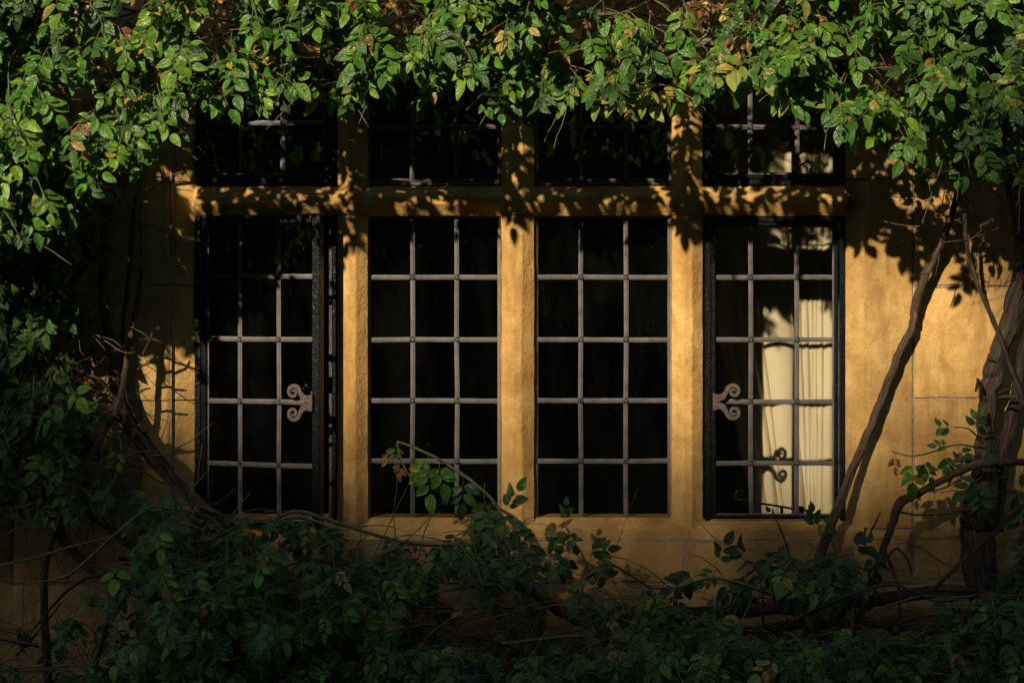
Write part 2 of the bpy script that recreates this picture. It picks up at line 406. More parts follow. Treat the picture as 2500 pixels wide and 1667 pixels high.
# sill: sloped top, two stones meeting under the last mullion; head stones above
sill = [(Z(1266), YBK), (Z(1268), 0.052), (Z(1291), 0.012), (Z(1294), 0.008), (Z(1320) + 0.002, 0.004), (Z(1320) + 0.002, 0.13)]
for i, (a, c) in enumerate(((428, 1150), (1150, 1684), (1684, 2112))):
    prism('sill', sill, 'x', X(a) + 0.001, X(c) - 0.001, M['stone_dressed'], seed=60 + i)
stone_block(X(275), X(428), Z(1320), Z(1300), seed=90); stone_block(X(2112), X(2228), Z(1320), Z(1292), seed=91)
for i in range(4): stone_block(X(edges[i] - 60 * (i == 0)), X(edges[i + 1] + 60 * (i == 3)), Z(YT + 30), Z(-20), y0=0.003, depth=0.13, seed=95 + i, name='head_stone')
# dark room behind the glass
b = MB()
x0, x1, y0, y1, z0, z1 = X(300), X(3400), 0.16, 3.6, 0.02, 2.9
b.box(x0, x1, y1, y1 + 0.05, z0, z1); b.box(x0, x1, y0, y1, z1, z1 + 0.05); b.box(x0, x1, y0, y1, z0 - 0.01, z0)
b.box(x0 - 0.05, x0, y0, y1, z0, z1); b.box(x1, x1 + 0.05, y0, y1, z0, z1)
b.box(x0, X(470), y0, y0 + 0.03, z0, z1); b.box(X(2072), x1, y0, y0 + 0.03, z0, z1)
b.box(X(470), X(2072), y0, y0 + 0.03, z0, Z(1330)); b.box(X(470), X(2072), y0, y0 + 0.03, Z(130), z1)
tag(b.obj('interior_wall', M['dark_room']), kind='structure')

# ------------------------------------------------------------------ leaded windows
GY = 0.062     # glass plane
def bar(mb, p0, p1, w, t):
    """lead strip between two points in the glass plane, lying in xz, with a raised heart"""
    d = (p1 - p0).normalized(); n = Vector((-d.z, 0, d.x))
    prof = [(-w, 0.001), (-w, -t * 0.45), (-w * 0.45, -t * 0.55), (-w * 0.38, -t), (w * 0.38, -t), (w * 0.45, -t * 0.55), (w, -t * 0.45), (w, 0.001)]
    v = []
    for p in (p0, p1):
        for a, y in prof: v.append(p + n * a + Vector((0, y, 0)))
    f = [(i, (i + 1) % 8, 8 + (i + 1) % 8, 8 + i) for i in range(8)] + [tuple(range(7, -1, -1)), tuple(range(8, 16))]
    mb.add(v, f)
def light(label, x0, x1, y0, y1, vx, hy, frame=None, hinge=0.0, hinge_px=None):
    """one glazed light: x0..x1, y0..y1 = glass edges in photograph pixels at the glass plane; vx, hy = lead lines"""
    org = W(hinge_px if hinge_px else (x0 + x1) / 2, y1, GY)
    w = empty('leaded_window', org - Vector(house.location), house); tag(w, label)
    Pt = lambda a, c, y=0.0: W(a, c, GY) - org + Vector((0, y, 0))
    xs, hs = [x0] + vx + [x1], [y0] + hy + [y1]
    for i in range(len(xs) - 1):
        for j in range(len(hs) - 1):
            a, c = Pt(xs[i] - 1, hs[j + 1] + 1), Pt(xs[i + 1] + 1, hs[j] - 1)
            tx, tz = random.gauss(0, 0.0011), random.gauss(0, 0.0011)      # every quarry sits a little askew
            b = MB(); b.box(a.x, c.x, -0.0012, 0.0012, a.z, c.z)
            b.v = [(x, y + tx * (1 if x > (a.x + c.x) / 2 else -1) + tz * (1 if z > (a.z + c.z) / 2 else -1), z) for x, y, z in b.v]
            b.obj('pane', M['glass'], w)
    for xx in vx:
        b = MB(); jx = [random.gauss(0, 0.7) for _ in hs]
        for j in range(len(hs) - 1): bar(b, Pt(xx + jx[j], hs[j], -0.0016), Pt(xx + jx[j + 1], hs[j + 1], -0.0016), 5.6 * K, 0.004)
        b.obj('lead_strip', M['lead'], w)
    for yy in hy:
        b = MB(); jy = [random.gauss(0, 0.7) for _ in xs]
        for i in range(len(xs) - 1): bar(b, Pt(xs[i], yy + jy[i], -0.0022), Pt(xs[i + 1], yy + jy[i + 1], -0.0022), 5.8 * K, 0.0042)
        b.obj('lead_strip', M['lead'], w)
    for xx in vx:
        for yy in hy:
            b = MB(); c = Pt(xx, yy, -0.003); r = 8.3 * K; n = 9; ph = random.random()
            ring = [(c.x + r * random.uniform(0.85, 1.1) * math.cos(2 * math.pi * k / n + ph), c.y - 0.002, c.z + r * random.uniform(0.85, 1.1) * math.sin(2 * math.pi * k / n + ph)) for k in range(n)]
            top = [(c.x + (x - c.x) * 0.55, c.y - 0.0065, c.z + (z - c.z) * 0.55) for x, y, z in ring]
            b.add(ring + top, [(k, (k + 1) % n, n + (k + 1) % n, n + k) for k in range(n)] + [tuple(range(n, 2 * n))])
            b.obj('solder_joint', M['solder'], w)
    # edge lead round the glass
    for (p, q) in (((x0, y0), (x0, y1)), ((x1, y0), (x1, y1)), ((x0, y0), (x1, y0)), ((x0, y1), (x1, y1))):
        b = MB(); bar(b, Pt(*p, -0.0028 if p[0] == q[0] else -0.0018), Pt(*q, -0.0028 if p[0] == q[0] else -0.0018), 4.5 * K, 0.0035); b.obj('edge_lead', M['lead'], w)
    if frame:                                     # opening leaf of iron, in two steps
        fl, fr, ft, fb = frame
        for (a0, a1, c0, c1) in ((x0 - fl, x0 + 1, y0 - ft, y1 + fb), (x1 - 1, x1 + fr, y0 - ft, y1 + fb), (x0 + 1.5, x1 - 1.5, y0 - ft, y0 + 1), (x0 + 1.5, x1 - 1.5, y1 - 1, y1 + fb)):
            a, c = Pt(a0, c1), Pt(a1, c0)
            box('leaf_frame', a.x, c.x, -0.016, 0.012, a.z, c.z, M['iron'], w, bevel=0.002)
    if hinge: w.rotation_euler = (0, 0, hinge)
    return w, Pt
def iron_frame(w, Pt, x0, x1, y0, y1, t, ya=-0.022, yb=0.03, ti=3):
    for (a0, a1, c0, c1) in ((x0, x0 + t, y0, y1), (x1 - t, x1, y0, y1), (x0 + t, x1 - t, y0, y0 + t), (x0 + t, x1 - t, y1 - t, y1)):
        a, c = Pt(a0, c1), Pt(a1, c0); box('frame', a.x, c.x, ya, yb, a.z, c.z, M['iron'], w, bevel=0.0025)
H5 = [677, 828.5, 978, 1125]
# window 1, ajar
w1, P1 = light('black iron casement standing ajar, beside the shaded jamb', 510, 801, 548, 1262, [600, 706], [676, 827, 977, 1128], frame=(18, 20, 20, 16), hinge=-R(21), hinge_px=494)
fr1 = empty('window_frame', W(650, 1280, GY) - Vector(house.location), house)
Q = lambda a, c, y=0.0: W(a, c, GY) - W(650, 1280, GY) + Vector((0, y, 0))
for (a0, a1, c0, c1) in ((478, 493, 526, 1284), (813, 823, 526, 1284), (493, 813, 526, 536), (493, 813, 1274, 1284)):
    a, c = Q(a0, c1), Q(a1, c0); box('frame', a.x, c.x, -0.022, 0.03, a.z, c.z, M['iron'], fr1, bevel=0.0025)
for (c0, c1) in ((548, 584), (596, 735), (745, 865), (878, 920), (960, 1080), (1090, 1268)):
    a, c = Q(804, c1), Q(812, c0); box('rebate_strip', a.x, c.x, -0.012, 0.01, a.z, c.z, M['rail'], fr1, bevel=0.001)
# windows 2 and 3, fixed lead lights set in putty
w2, P2 = light('fixed leaded light with a rose spray across its lowest panes', 902, 1219, 531, 1267, [1007, 1116], H5)
w3, P3 = light('fixed leaded light between the second and third mullion, dark inside', 1309, 1634, 531, 1267, [1418, 1528.5], H5)
w4, P4 = light('black iron casement with a cream curtain behind its panes', 1744, 2036, 551, 1257, [1832, 1945], [677, 829, 979.5, 1130], frame=(12, 8, 10, 10))
iron_frame(w4, P4, 1719, 2062, 528, 1282, 15)
u1, R1 = light('small upper iron casement above the casement standing ajar', 508, 794, 160, 428, [589, 690], [300], frame=(12, 10, 10, 10))
iron_frame(u1, R1, 480, 820, 132, 451, 16)
u2, R2 = light('small upper leaded light above the light with the rose spray', 902, 1219, 146, 441, [1007, 1116], [311])
u3, R3 = light('small upper leaded light, third along under the leaves', 1309, 1634, 146, 441, [1418, 1528], [311])
u4, R4 = light('small upper iron casement above the curtained casement', 1744, 2037, 160, 428, [1832, 1945], [311], frame=(12, 10, 10, 10))
iron_frame(u4, R4, 1719, 2062, 132, 454, 15)
for w, Pt, (x0, x1, y0, y1) in ((w2, P2, (895, 1224, 525, 1271)), (w3, P3, (1303, 1644, 525, 1271)), (u2, R2, (895, 1224, 138, 453)), (u3, R3, (1303, 1644, 138, 453))):
    for (a0, a1, c0, c1) in ((x0, x0 + 8, y0, y1), (x1 - 9, x1, y0, y1), (x0 + 8, x1 - 9, y0, y0 + 6), (x0 + 8, x1 - 9, y1 - 6, y1)):
        a, c = Pt(a0, c1), Pt(a1, c0); box('putty_fillet', a.x, c.x, -0.010, 0.02, a.z, c.z, M['putty'], w, bevel=0.002)

def handle(w, at, flip):
    """flat forged handle: two C-scrolls curling back to back from a plate on the frame"""
    v = []; f = []
    def ribbon(pts, th=0.0022):
        n = len(pts); k = len(v)
        for i, (x, z, wd) in enumerate(pts):
            a = pts[max(i - 1, 0)]; c = pts[min(i + 1, n - 1)]
            dx, dz = c[0] - a[0], c[1] - a[1]; l = math.hypot(dx, dz) + 1e-9; nx, nz = -dz / l, dx / l
            for (sg, yy) in ((1, -th), (-1, -th), (-1, th), (1, th)): v.append((x + nx * wd * sg, yy, z + nz * wd * sg))
        for i in range(n - 1):
            for j in range(4):
                j2 = (j + 1) % 4; f.append((k + i * 4 + j, k + i * 4 + j2, k + i * 4 + 4 + j2, k + i * 4 + 4 + j))
        f.append((k, k + 1, k + 2, k + 3)); f.append((k + n * 4 - 1, k + n * 4 - 2, k + n * 4 - 3, k + n * 4 - 4))
    for up in (1, -1):
        cx, cz = 44, up * 25.5; pts = [(-2, up * 9, 9), (9, up * 10, 8.5), (18, up * 13, 7.5)]
        for i in range(40):                       # from the frame side, under/over the eye and round it
            t = i / 39; ang = math.pi * (1.0 - 2.9 * t)
            r = 17.5 - 15 * t
            # the curl turns away from the middle line and back towards it
            pts.append((cx + r * math.cos(ang) * 1.0, cz + up * r * math.sin(ang), 5.0 - 2.4 * t))
        ribbon([(flip * x * K, z * K, wd * K) for x, z, wd in pts])
    b = MB(); b.v = v; b.f = f
    b.box(min(0, flip * -7 * K), max(0, flip * -7 * K) + 0.001, -0.004, 0.006, -20 * K, 20 * K)
    for zz in (-14, 14): b.box(flip * 6 * K - 0.003, flip * 6 * K + 0.003, -0.0045, 0.004, zz * K - 0.003, zz * K + 0.003)
    o = b.obj('handle', M['bronze'], w); o.location = at; return o
handle(w1, P1(798, 977, -0.024), -1)
handle(w4, P4(1745, 979.5, -0.024), 1)
# stay and pins of the curtained casement, catch and stay of the small one above it (behind the glass)
def rod(name, pts, r, m, w, ns=7):
    p = smooth_path(pts, 5); v, f = tube(p, [r] * len(p), ns); b = MB(); b.add(v, f); return b.obj(name, m, w, smooth=True)
rod('window_stay', [P4(1826, 1216, 0.035), P4(1812, 1200, 0.035), P4(1800, 1206, 0.035), P4(1800, 1220, 0.035), P4(1830, 1226, 0.035), P4(1890, 1236, 0.035), P4(1945, 1245, 0.035), P4(1985, 1250, 0.035)], 0.0035, M['iron'], w4)
for (a, c, r) in ((1912, 1246, 4), (1961, 1243, 7), (1983, 1240, 6)):
    rod('stay_pin', [P4(a, 1262, 0.03), P4(a, c + 6, 0.03), P4(a, c, 0.03), P4(a, c - 5, 0.03)], r * K, M['iron'], w4, 9)
rod('window_stay', [R4(1800, 424, 0.02), R4(1880, 422, 0.02), R4(1945, 420, 0.02), R4(1958, 402, 0.02), R4(1976, 394, 0.02), R4(1986, 402, 0.02), R4(1980, 416, 0.02)], 0.003, M['iron'], u4)
b = MB(); c = R4(1796, 424, 0.02)
for (hw, z0, z1) in ((8, 0, 14), (4.5, 14, 18), (2.5, 18, 22)): b.box(c.x - hw * K, c.x + hw * K, c.y - 0.004, c.y + 0.004, c.z + z0 * K, c.z + z1 * K)
b.obj('catch', M['bronze'], u4, bevel=0.0008)

# ------------------------------------------------------------------ cream curtain inside the last light
v = []; f = []; NXc, NZc = 280, 60
CY = GY + 0.40
CREASE = [(1768, 0.10), (1802, 0.11), (1830, 0.125), (1855, 0.138), (1873, 0.125), (1941, 0.075), (1962, 0.03), (1977, 0.015), (1986, 0.006), (1996, 0.0), (2011, 0.0), (2038, -0.01), (2060, 0.0), (2084, 0.0), (2104, 0.0), (2140, 0.0)]
for j in range(NZc + 1):
    tz = j / NZc; py = 60 + 1500 * tz
    cr = [x + sl_ * (max(py, 520) - 900) + 1.2 * math.sin(py * 0.013 + k * 2.1) for k, (x, sl_) in enumerate(CREASE)]
    xl = max(1722 + max(0.0, (py - 560) / 700.0) ** 1.3 * 118, cr[0] - 20); xr = 2130
    cr = [xl] + [c for c in cr if c > xl + 4]
    for i in range(NXc + 1):
        px = xl + (xr - xl) * i / NXc; k = max(q for q in range(len(cr)) if cr[q] <= px + 1e-6); k = min(k, len(cr) - 2)
        wd = cr[k + 1] - cr[k]; u = max(0.0, min(1.0, (px - cr[k]) / wd))
        d = -min(0.021, 0.42 * wd * K) * math.sin(math.pi * u) ** 0.75
        d += 0.004 * noise.noise(Vector((px * 0.02, py * 0.006, 3.0))) + 0.0015 * noise.noise(Vector((px * 0.06, py * 0.02, 7.0)))
        p = W(px, py, CY); v.append((p.x, CY + d, p.z))
for j in range(NZc):
    for i in range(NXc): a = j * (NXc + 1) + i; f.append((a, a + NXc + 1, a + NXc + 2, a + 1))
cu = link('curtain', mesh('curtain', v, f), M['curtain'], None, True)
tag(cu, 'cream pleated curtain hanging behind the casement beside the leaning stem', 'curtain')

# ------------------------------------------------------------------ rose leaves
PAL = {'dark': [(0.026, 0.075, 0.012), (0.036, 0.095, 0.014), (0.020, 0.062, 0.016)],
       'mid': [(0.054, 0.152, 0.009), (0.066, 0.172, 0.010), (0.042, 0.132, 0.011)],
       'light': [(0.110, 0.215, 0.010), (0.140, 0.240, 0.013), (0.092, 0.195, 0.010)],
       'yellow': [(0.22, 0.22, 0.03), (0.17, 0.20, 0.03), (0.30, 0.21, 0.035)],
       'dry': [(0.24, 0.10, 0.028), (0.16, 0.065, 0.025), (0.30, 0.15, 0.04)]}
def leaflet(L, wid, fold, curl, wav, rs):
    """one leaflet along +x from the origin, face +z: verts, faces, (u,v) per vert"""
    n = 7; v = []; uv = []; f = []; ph = rs.random() * 6.28
    for i in range(n + 1):
        t = i / n; w = wid * L * (math.sin(math.pi * min(1.0, t ** 0.82)) ** 0.75 if 0 < t < 1 else 0.0) * (1 - 0.12 * t)
        x = L * t; z0 = -curl * L * t * t
        zr = fold * w; wz = wav * L * math.sin(ph + t * 9)
        if i in (0, n): v.append((x, 0, z0)); uv.append((t, 0)); continue
        v += [(x - 0.02 * L, w, z0 + zr + wz), (x, w * 0.5, z0 + zr * 0.62 + wz * 0.4), (x, 0, z0), (x, -w * 0.5, z0 + zr * 0.62 - wz * 0.4), (x - 0.02 * L, -w, z0 + zr - wz)]
        uv += [(t, 1), (t, 0.5), (t, 0), (t, -0.5), (t, -1)]
    for k in range(4): f.append((0, 1 + k + 1, 1 + k))
    for i in range(n - 2):
        a = 1 + 5 * i
        for k in range(4): f.append((a + k, a + k + 1, a + 6 + k, a + 5 + k))
    a = 1 + 5 * (n - 2); e = len(v) - 1
    for k in range(4): f.append((a + k, a + k + 1, e))
    return v, f, uv
def compound_leaf(nl, cls, rs, S=1.0):
    V, F, U, C = [], [], [], []
    pairs = (nl - 1) // 2; Lr = (0.030 + 0.021 * pairs) * S; droop = rs.uniform(0.1, 0.5)
    pal = PAL[cls]
    def put(v, f, uv, col, mat):
        k = len(V); V.extend([tuple(mat @ Vector(p)) for p in v]); F.extend([tuple(i + k for i in q) for q in f]); U.extend(uv); C.extend([col] * len(v))
    def at(s): return Vector((s, 0, -droop * s * s / Lr))
    pts = [at(Lr * q / 5) for q in range(6)]
    tv, tf = tube([tuple(p) for p in pts], [0.0011] * 6, 3)
    put(tv, tf, [(0.5, 0.6)] * len(tv), (0.11, 0.12, 0.035), Matrix.Identity(4))
    spots = []
    for p in range(pairs):
        s = Lr * (0.42 + 0.5 * p / max(1, pairs - 0.3)) if pairs > 1 else Lr * 0.72
        for sg in (1, -1): spots.append((s, sg * rs.uniform(0.75, 1.2), rs.uniform(0.72, 0.98)))
    spots.append((Lr, rs.uniform(-0.15, 0.15), rs.uniform(1.0, 1.15)))
    for s, ang, k in spots:
        if rs.random() < 0.05: continue
        L = rs.uniform(0.050, 0.062) * k * S
        v, f, uv = leaflet(L, rs.uniform(0.25, 0.31), rs.uniform(0.10, 0.45), rs.uniform(0.02, 0.32), rs.uniform(0, 0.018), rs)
        c = np.array(pal[rs.randrange(len(pal))]) * rs.uniform(0.8, 1.2)
        if cls in ('mid', 'light') and rs.random() < 0.04: c = np.array(PAL['yellow'][rs.randrange(3)])
        m = Matrix.Translation(at(s)) @ Matrix.Rotation(ang, 4, 'Z') @ Matrix.Rotation(rs.uniform(-0.5, 0.5), 4, 'X') @ Matrix.Rotation(rs.uniform(-0.1, 0.45), 4, 'Y') @ Matrix.Translation((0.004, 0, 0))
        put(v, f, uv, tuple(c), m)
    return np.array(V), F, np.array(U, float), np.array(C, float)
VAR = {}; rs = random.Random(11)
for cls, cnt in (('dark', 12), ('mid', 14), ('light', 10), ('yellow', 6), ('dry', 4)):
    VAR[cls] = [compound_leaf(rs.choice((3, 5, 5, 5, 7, 7) if cls != 'dry' else (3, 3, 5)), cls, rs, 0.8 if cls == 'dry' else 1.0) for _ in range(cnt)]
def leaf_mesh(name, V, F, U, C):
    me = bpy.data.meshes.new(name); me.from_pydata(V.tolist(), [], F); me.update()
    a = me.attributes.new('tint', 'FLOAT_COLOR', 'POINT'); a.data.foreach_set('color', np.c_[C, np.ones(len(C))].astype(np.float32).ravel())
    a = me.attributes.new('leafuv', 'FLOAT_VECTOR', 'POINT'); a.data.foreach_set('vector', np.c_[U, np.zeros(len(U))].astype(np.float32).ravel())
    me.polygons.foreach_set('use_smooth', np.ones(len(me.polygons), bool)); me.materials.append(M['leaf']); return me
VME = {c: [leaf_mesh('leaf', *q) for q in l] for c, l in VAR.items()}

class Plant:
    def __init__(s, name, label, cat, loc):
        s.root = empty(name, loc); tag(s.root, label, cat); s.leaves = []; s.tw = MB(); s.sh = MB()
    def leaf(s, base, d, nrm, cls, scale): s.leaves.append((base, d, nrm, cls, rng.integers(len(VAR[cls])), scale))
    def rel(s, v): o = s.root.location; return [(p[0] - o.x, p[1] - o.y, p[2] - o.z) for p in v]
    def stem(s, pts, m, name='stem', ns=8, rough=0.12, steps=7, y=None):
        """pts: (px, py, depth, radius in photograph pixels)"""
        P = np.array([[*W(a, c, dd), r * K] for a, c, dd, r in pts]); P = smooth_path(P, steps)
        P[:, :3] += np.array([[noise.noise(Vector((i * 0.5, 1.1 * q, len(s.leaves) * 0.1))) for q in range(3)] for i in range(len(P))]) * P[:, 3:4] * 0.35
        v, f = tube(P[:, :3], np.maximum(P[:, 3], 0.0008), ns, rough, seed=random.random() * 9)
        me = mesh(name, s.rel(v), f); a = me.attributes.new('barkuv', 'FLOAT_VECTOR', 'POINT')
        dist = np.r_[0, np.cumsum(np.linalg.norm(np.diff(P[:, :3], axis=0), axis=1))]; k0 = random.random() * 5
        q = [((r_ + 0.004) * math.cos(2 * math.pi * k / ns) + k0, (r_ + 0.004) * math.sin(2 * math.pi * k / ns), d_ * 0.13) for r_, d_ in zip(P[:, 3], dist) for k in range(ns)]
        a.data.foreach_set('vector', np.array(q, np.float32).ravel())
        return link(name, me, m, s.root, True)
    def finish(s, keep=290):
        def mat(l):
            base, d, n, cls, k, sc = l
            x = Vector(d).normalized(); z = Vector(n); z = (z - z.dot(x) * x).normalized(); y = z.cross(x)
            m = Matrix((x, y, z)).transposed().to_4x4() @ Matrix.Scale(sc, 4); m.translation = Vector(base) - s.root.location; return m
        def score(l):
            px, py = PX(l[0]); out = max(0, -px, px - 2500) + max(0, -py - 20, py - 1667); return l[0][1] * 1000 + out * 4 + (0 if l[3] != 'dry' else 150)
        s.leaves.sort(key=score)
        for l in s.leaves[:keep]:
            o = bpy.data.objects.new('leaf', VME[l[3]][l[4]]); COL.objects.link(o); o.parent = s.root; o.matrix_local = mat(l)
        VV, FF, UU, CC, k = [], [], [], [], 0
        for l in s.leaves[keep:]:
            V, F, U, C = VAR[l[3]][l[4]]; m = np.array(mat(l))
            VV.append(V @ m[:3, :3].T + m[:3, 3]); FF += [tuple(i + k for i in q) for q in F]; UU.append(U); CC.append(C * rng.uniform(0.75, 1.25)); k += len(V)
        if VV:
            o = bpy.data.objects.new('foliage', leaf_mesh('foliage', np.concatenate(VV), FF, np.concatenate(UU), np.concatenate(CC))); COL.objects.link(o); o.parent = s.root; o['kind'] = 'stuff'
        if s.tw.v: s.tw.v = s.rel(s.tw.v); o = s.tw.obj('twigs', M['twig'], s.root, True); o['kind'] = 'stuff'
        if s.sh.v: s.sh.v = s.rel(s.sh.v); o = s.sh.obj('shoots', M['cane'], s.root, True); o['kind'] = 'stuff'
def interp(tab, x): return float(np.interp(x, [a for a, _ in tab], [c for _, c in tab]))
# lower edge of the overhanging canopy and upper edge of the low growth, in photograph pixels
CAN = [(-400, 640), (0, 620), (150, 560), (250, 500), (330, 430), (375, 380), (400, 335), (460, 322), (500, 285), (560, 250), (640, 290), (700, 262), (780, 255), (860, 245), (960, 226), (1060, 246), (1150, 232), (1200, 262), (1283, 300), (1330, 250), (1400, 268), (1450, 240), (1530, 258), (1600, 236), (1700, 240), (1760, 235), (1850, 232), (1950, 268), (2050, 310), (2100, 335), (2200, 390), (2260, 425), (2350, 405), (2420, 440), (2500, 460), (2900, 480)]
LOW = [(-400, 1330), (0, 1390), (120, 1400), (240, 1330), (330, 1200), (420, 1160), (500, 1235), (600, 1245), (700, 1230), (800, 1245), (870, 1305), (1000, 1320), (1080, 1310), (1130, 1260), (1230, 1265), (1300, 1340), (1400, 1335), (1500, 1350), (1600, 1410), (1700, 1395), (1800, 1340), (1900, 1345), (2000, 1330), (2100, 1340), (2200, 1410), (2300, 1440), (2420, 1400), (2500, 1300), (2900, 1280)]

def shoot(pl, base, d, length, nleaf, classes, size, ok, face, droop=0.5, rad=0.0019, dead=0.0):
    """a thin shoot with alternate compound leaves; leaves whose tip leaves the allowed outline are dropped"""
    d = Vector(d).normalized(); p = Vector(base); pts = [p.copy()]; step = length / 8; dirs = [d.copy()]
    for i in range(8):
        d = (d + Vector((random.gauss(0, 0.13), random.gauss(0, 0.1), -droop * 0.14 + random.gauss(0, 0.08)))).normalized()
        p = p + d * step; pts.append(p.copy()); dirs.append(d.copy())
    hit = 0
    for k in range(nleaf):
        t = 0.15 + 0.85 * (k + random.random() * 0.5) / nleaf; i = min(8, int(t * 8)); q = pts[i]; dd = dirs[i]
        side = Vector((1, 0, 0)) * (1 if k % 2 else -1)
        ld = (dd * 0.35 + side * random.uniform(0.1, 0.7) + Vector((0, -0.30 + random.gauss(0, 0.25), -0.75 + random.gauss(0, 0.28)))).normalized()
        nn = Vector(face) + Vector((random.gauss(0, 0.42), random.gauss(0, 0.25), random.gauss(0, 0.42)))
        sc = size * random.uniform(0.6, 1.25); tip = q + ld * 0.125 * sc
        if not ok(*PX(tip)) or not ok(*PX(q)): continue
        if tip.y > -0.012 or random.random() < dead: continue
        cls = classes(*PX(q)); pl.leaf(q, ld, nn, cls, sc); hit += 1
    if hit or dead:
        v, f = tube([tuple(x) for x in pts], [rad * (1 - 0.06 * i) for i in range(9)], 4); pl.sh.add(v, f)
    return hit
def twig(pl, p, d, length, r, bend=0.25, n=5, lim=None):
    d = Vector(d).normalized(); pts = [Vector(p)]
    for i in range(n):
        d = (d + Vector((random.gauss(0, bend), random.gauss(0, bend * 0.6), random.gauss(0, bend)))).normalized(); q = pts[-1] + d * length / n
        if q.y > -0.008: q.y = -0.008
        if lim is not None and PX(q)[1] > interp(CAN, PX(q)[0]) + lim: return
        pts.append(q)
    v, f = tube([tuple(x) for x in pts], [r * (1 - 0.1 * i) for i in range(n + 1)], 4); pl.tw.add(v, f)

rose_l = Plant('climbing_rose', 'climbing rose with grey twisted stems up the shaded jamb beside the ajar casement', 'climbing rose', W(190, 2040, -0.18))
rose_r = Plant('climbing_rose', 'climbing rose with a gnarled trunk and a bare stem leaning towards the curtained casement', 'climbing rose', W(2400, 2040, -0.16))
bush_l = Plant('rose_bush', 'low leafy rose bush below the two lights nearest the ajar casement', 'rose bush', W(700, 2040, -0.4))
bush_r = Plant('rose_bush', 'low tangled rose bush under the curtained casement and the gnarled trunk', 'rose bush', W(1850, 2040, -0.4))
bush_l_split = 1240

def depth_can(px, py):      # how far the canopy swells from the wall
    edge = interp(CAN, px); t = (edge - py) / 330.0
    return 0.58 + 0.08 * max(0.0, min(1.0, t)) + 0.05 * noise.noise(Vector((px * 0.006, py * 0.006, 0)))
def can_cls(px, py):
    r = random.random()
    if (px - 1545) ** 2 / 110 ** 2 + (py - 215) ** 2 / 70 ** 2 < 1 and r < 0.55: return 'yellow'
    if (px - 1190) ** 2 / 90 ** 2 + (py - 70) ** 2 / 70 ** 2 < 1 and r < 0.4: return 'yellow'
    if r < 0.015: return 'dry'
    if r < 0.035: return 'yellow'
    return 'light' if r < 0.22 else ('mid' if r < 0.72 else 'dark')
def can_ok(px, py):
    lim = interp(CAN, px) + 14
    if px < 380: lim = max(lim, 400)
    if can_thin(px, py) and random.random() < 0.45: return False
    return py < lim + random.uniform(-30, 30)
FACE = (-0.12, -1.0, 0.45)
def can_thin(px, py):
    return any((px - a) ** 2 / r ** 2 + (py - c) ** 2 / h ** 2 < 1 for a, c, r, h in ((1640, -50, 140, 215), (525, -20, 60, 150), (975, -20, 55, 150), (1430, -30, 60, 160), (2080, 190, 110, 70), (2230, 290, 70, 60)))
for i in range(1080):
    px = random.uniform(-250, 2750); edge = interp(CAN, px)
    u = random.random() ** 1.1; py = edge - 40 - u * (edge + 480)
    if can_thin(px, py + 40) and random.random() < 0.72: continue
    if 60 < py < 150 and 450 < px < 1900 and random.random() < 0.4: continue
    if noise.noise(Vector((px * 0.0085, py * 0.012, 9.1))) < ((-0.08 if px > 420 else 0.08) if px > 80 and py > -90 else -0.3) and random.random() < 0.8: continue     # gaps between the clumps
    dep = depth_can(px, py); fr_ = random.random(); y = -dep * (1 - 0.6 * fr_ ** 3) - random.uniform(-0.02, 0.03)
    base = W(px, py, y + 0.12); base.y = min(base.y, -0.04)
    pl = rose_l if px + 180 * noise.noise(Vector((px * 0.003, py * 0.004, 5))) < 1330 else rose_r
    shoot(pl, base, (random.gauss(0, 0.8), -1.0, random.gauss(-0.05, 0.5)), random.uniform(0.14, 0.30), random.randint(4, 7), can_cls, 0.80, can_ok, FACE, 0.9)
for i in range(240):          # thicker growth in the two upper corners
    px = random.uniform(-250, 100) if i % 5 else random.uniform(2280, 2700); edge = interp(CAN, px); py = random.uniform(-150, edge - 60)
    base = W(px, py, -random.uniform(0.06, 0.42))
    shoot(rose_l if px < 1000 else rose_r, base, (random.gauss(0, 0.8), -0.8, random.gauss(-0.05, 0.5)), random.uniform(0.14, 0.30), random.randint(4, 7), can_cls, 0.82, can_ok, FACE, 0.9)
for i in range(22):           # ragged fringe over the far jamb
    px = random.uniform(1860, 2260); edge = interp(CAN, px); py = edge - random.uniform(30, 170)
    shoot(rose_r, W(px, py, -random.uniform(0.42, 0.6)), (random.gauss(0, 0.8), -0.6, random.gauss(-0.1, 0.5)), random.uniform(0.12, 0.24), random.randint(3, 6), can_cls, 0.85, can_ok, FACE, 0.9)
# thin dry twigs filling the canopy
for i in range(720):
    px = random.uniform(-150, 2650); edge = interp(CAN, px); py = edge - 30 - random.random() * (edge + 120)
    y = -random.uniform(0.03, depth_can(px, py) - 0.07)
    pl = rose_l if px < 1330 else rose_r
    twig(pl, W(px, py, y), (random.gauss(0, 1), random.gauss(0, 0.5), random.gauss(0, 0.7)), random.uniform(0.08, 0.34), random.uniform(0.0010, 0.0026), lim=8)
# withered leaves caught inside it
for i in range(420):
    px = random.uniform(-100, 2600); edge = interp(CAN, px); py = edge - 90 - random.random() * (edge + 20)
    rose = rose_l if px < 1330 else rose_r
    rose.leaf(W(px, py, -random.uniform(0.1, depth_can(px, py) - 0.10)), (random.gauss(0, 0.8), random.gauss(-0.3, 0.3), -1), (random.gauss(0, 0.6), -1, random.gauss(0.3, 0.5)), 'dry', random.uniform(0.3, 0.6))
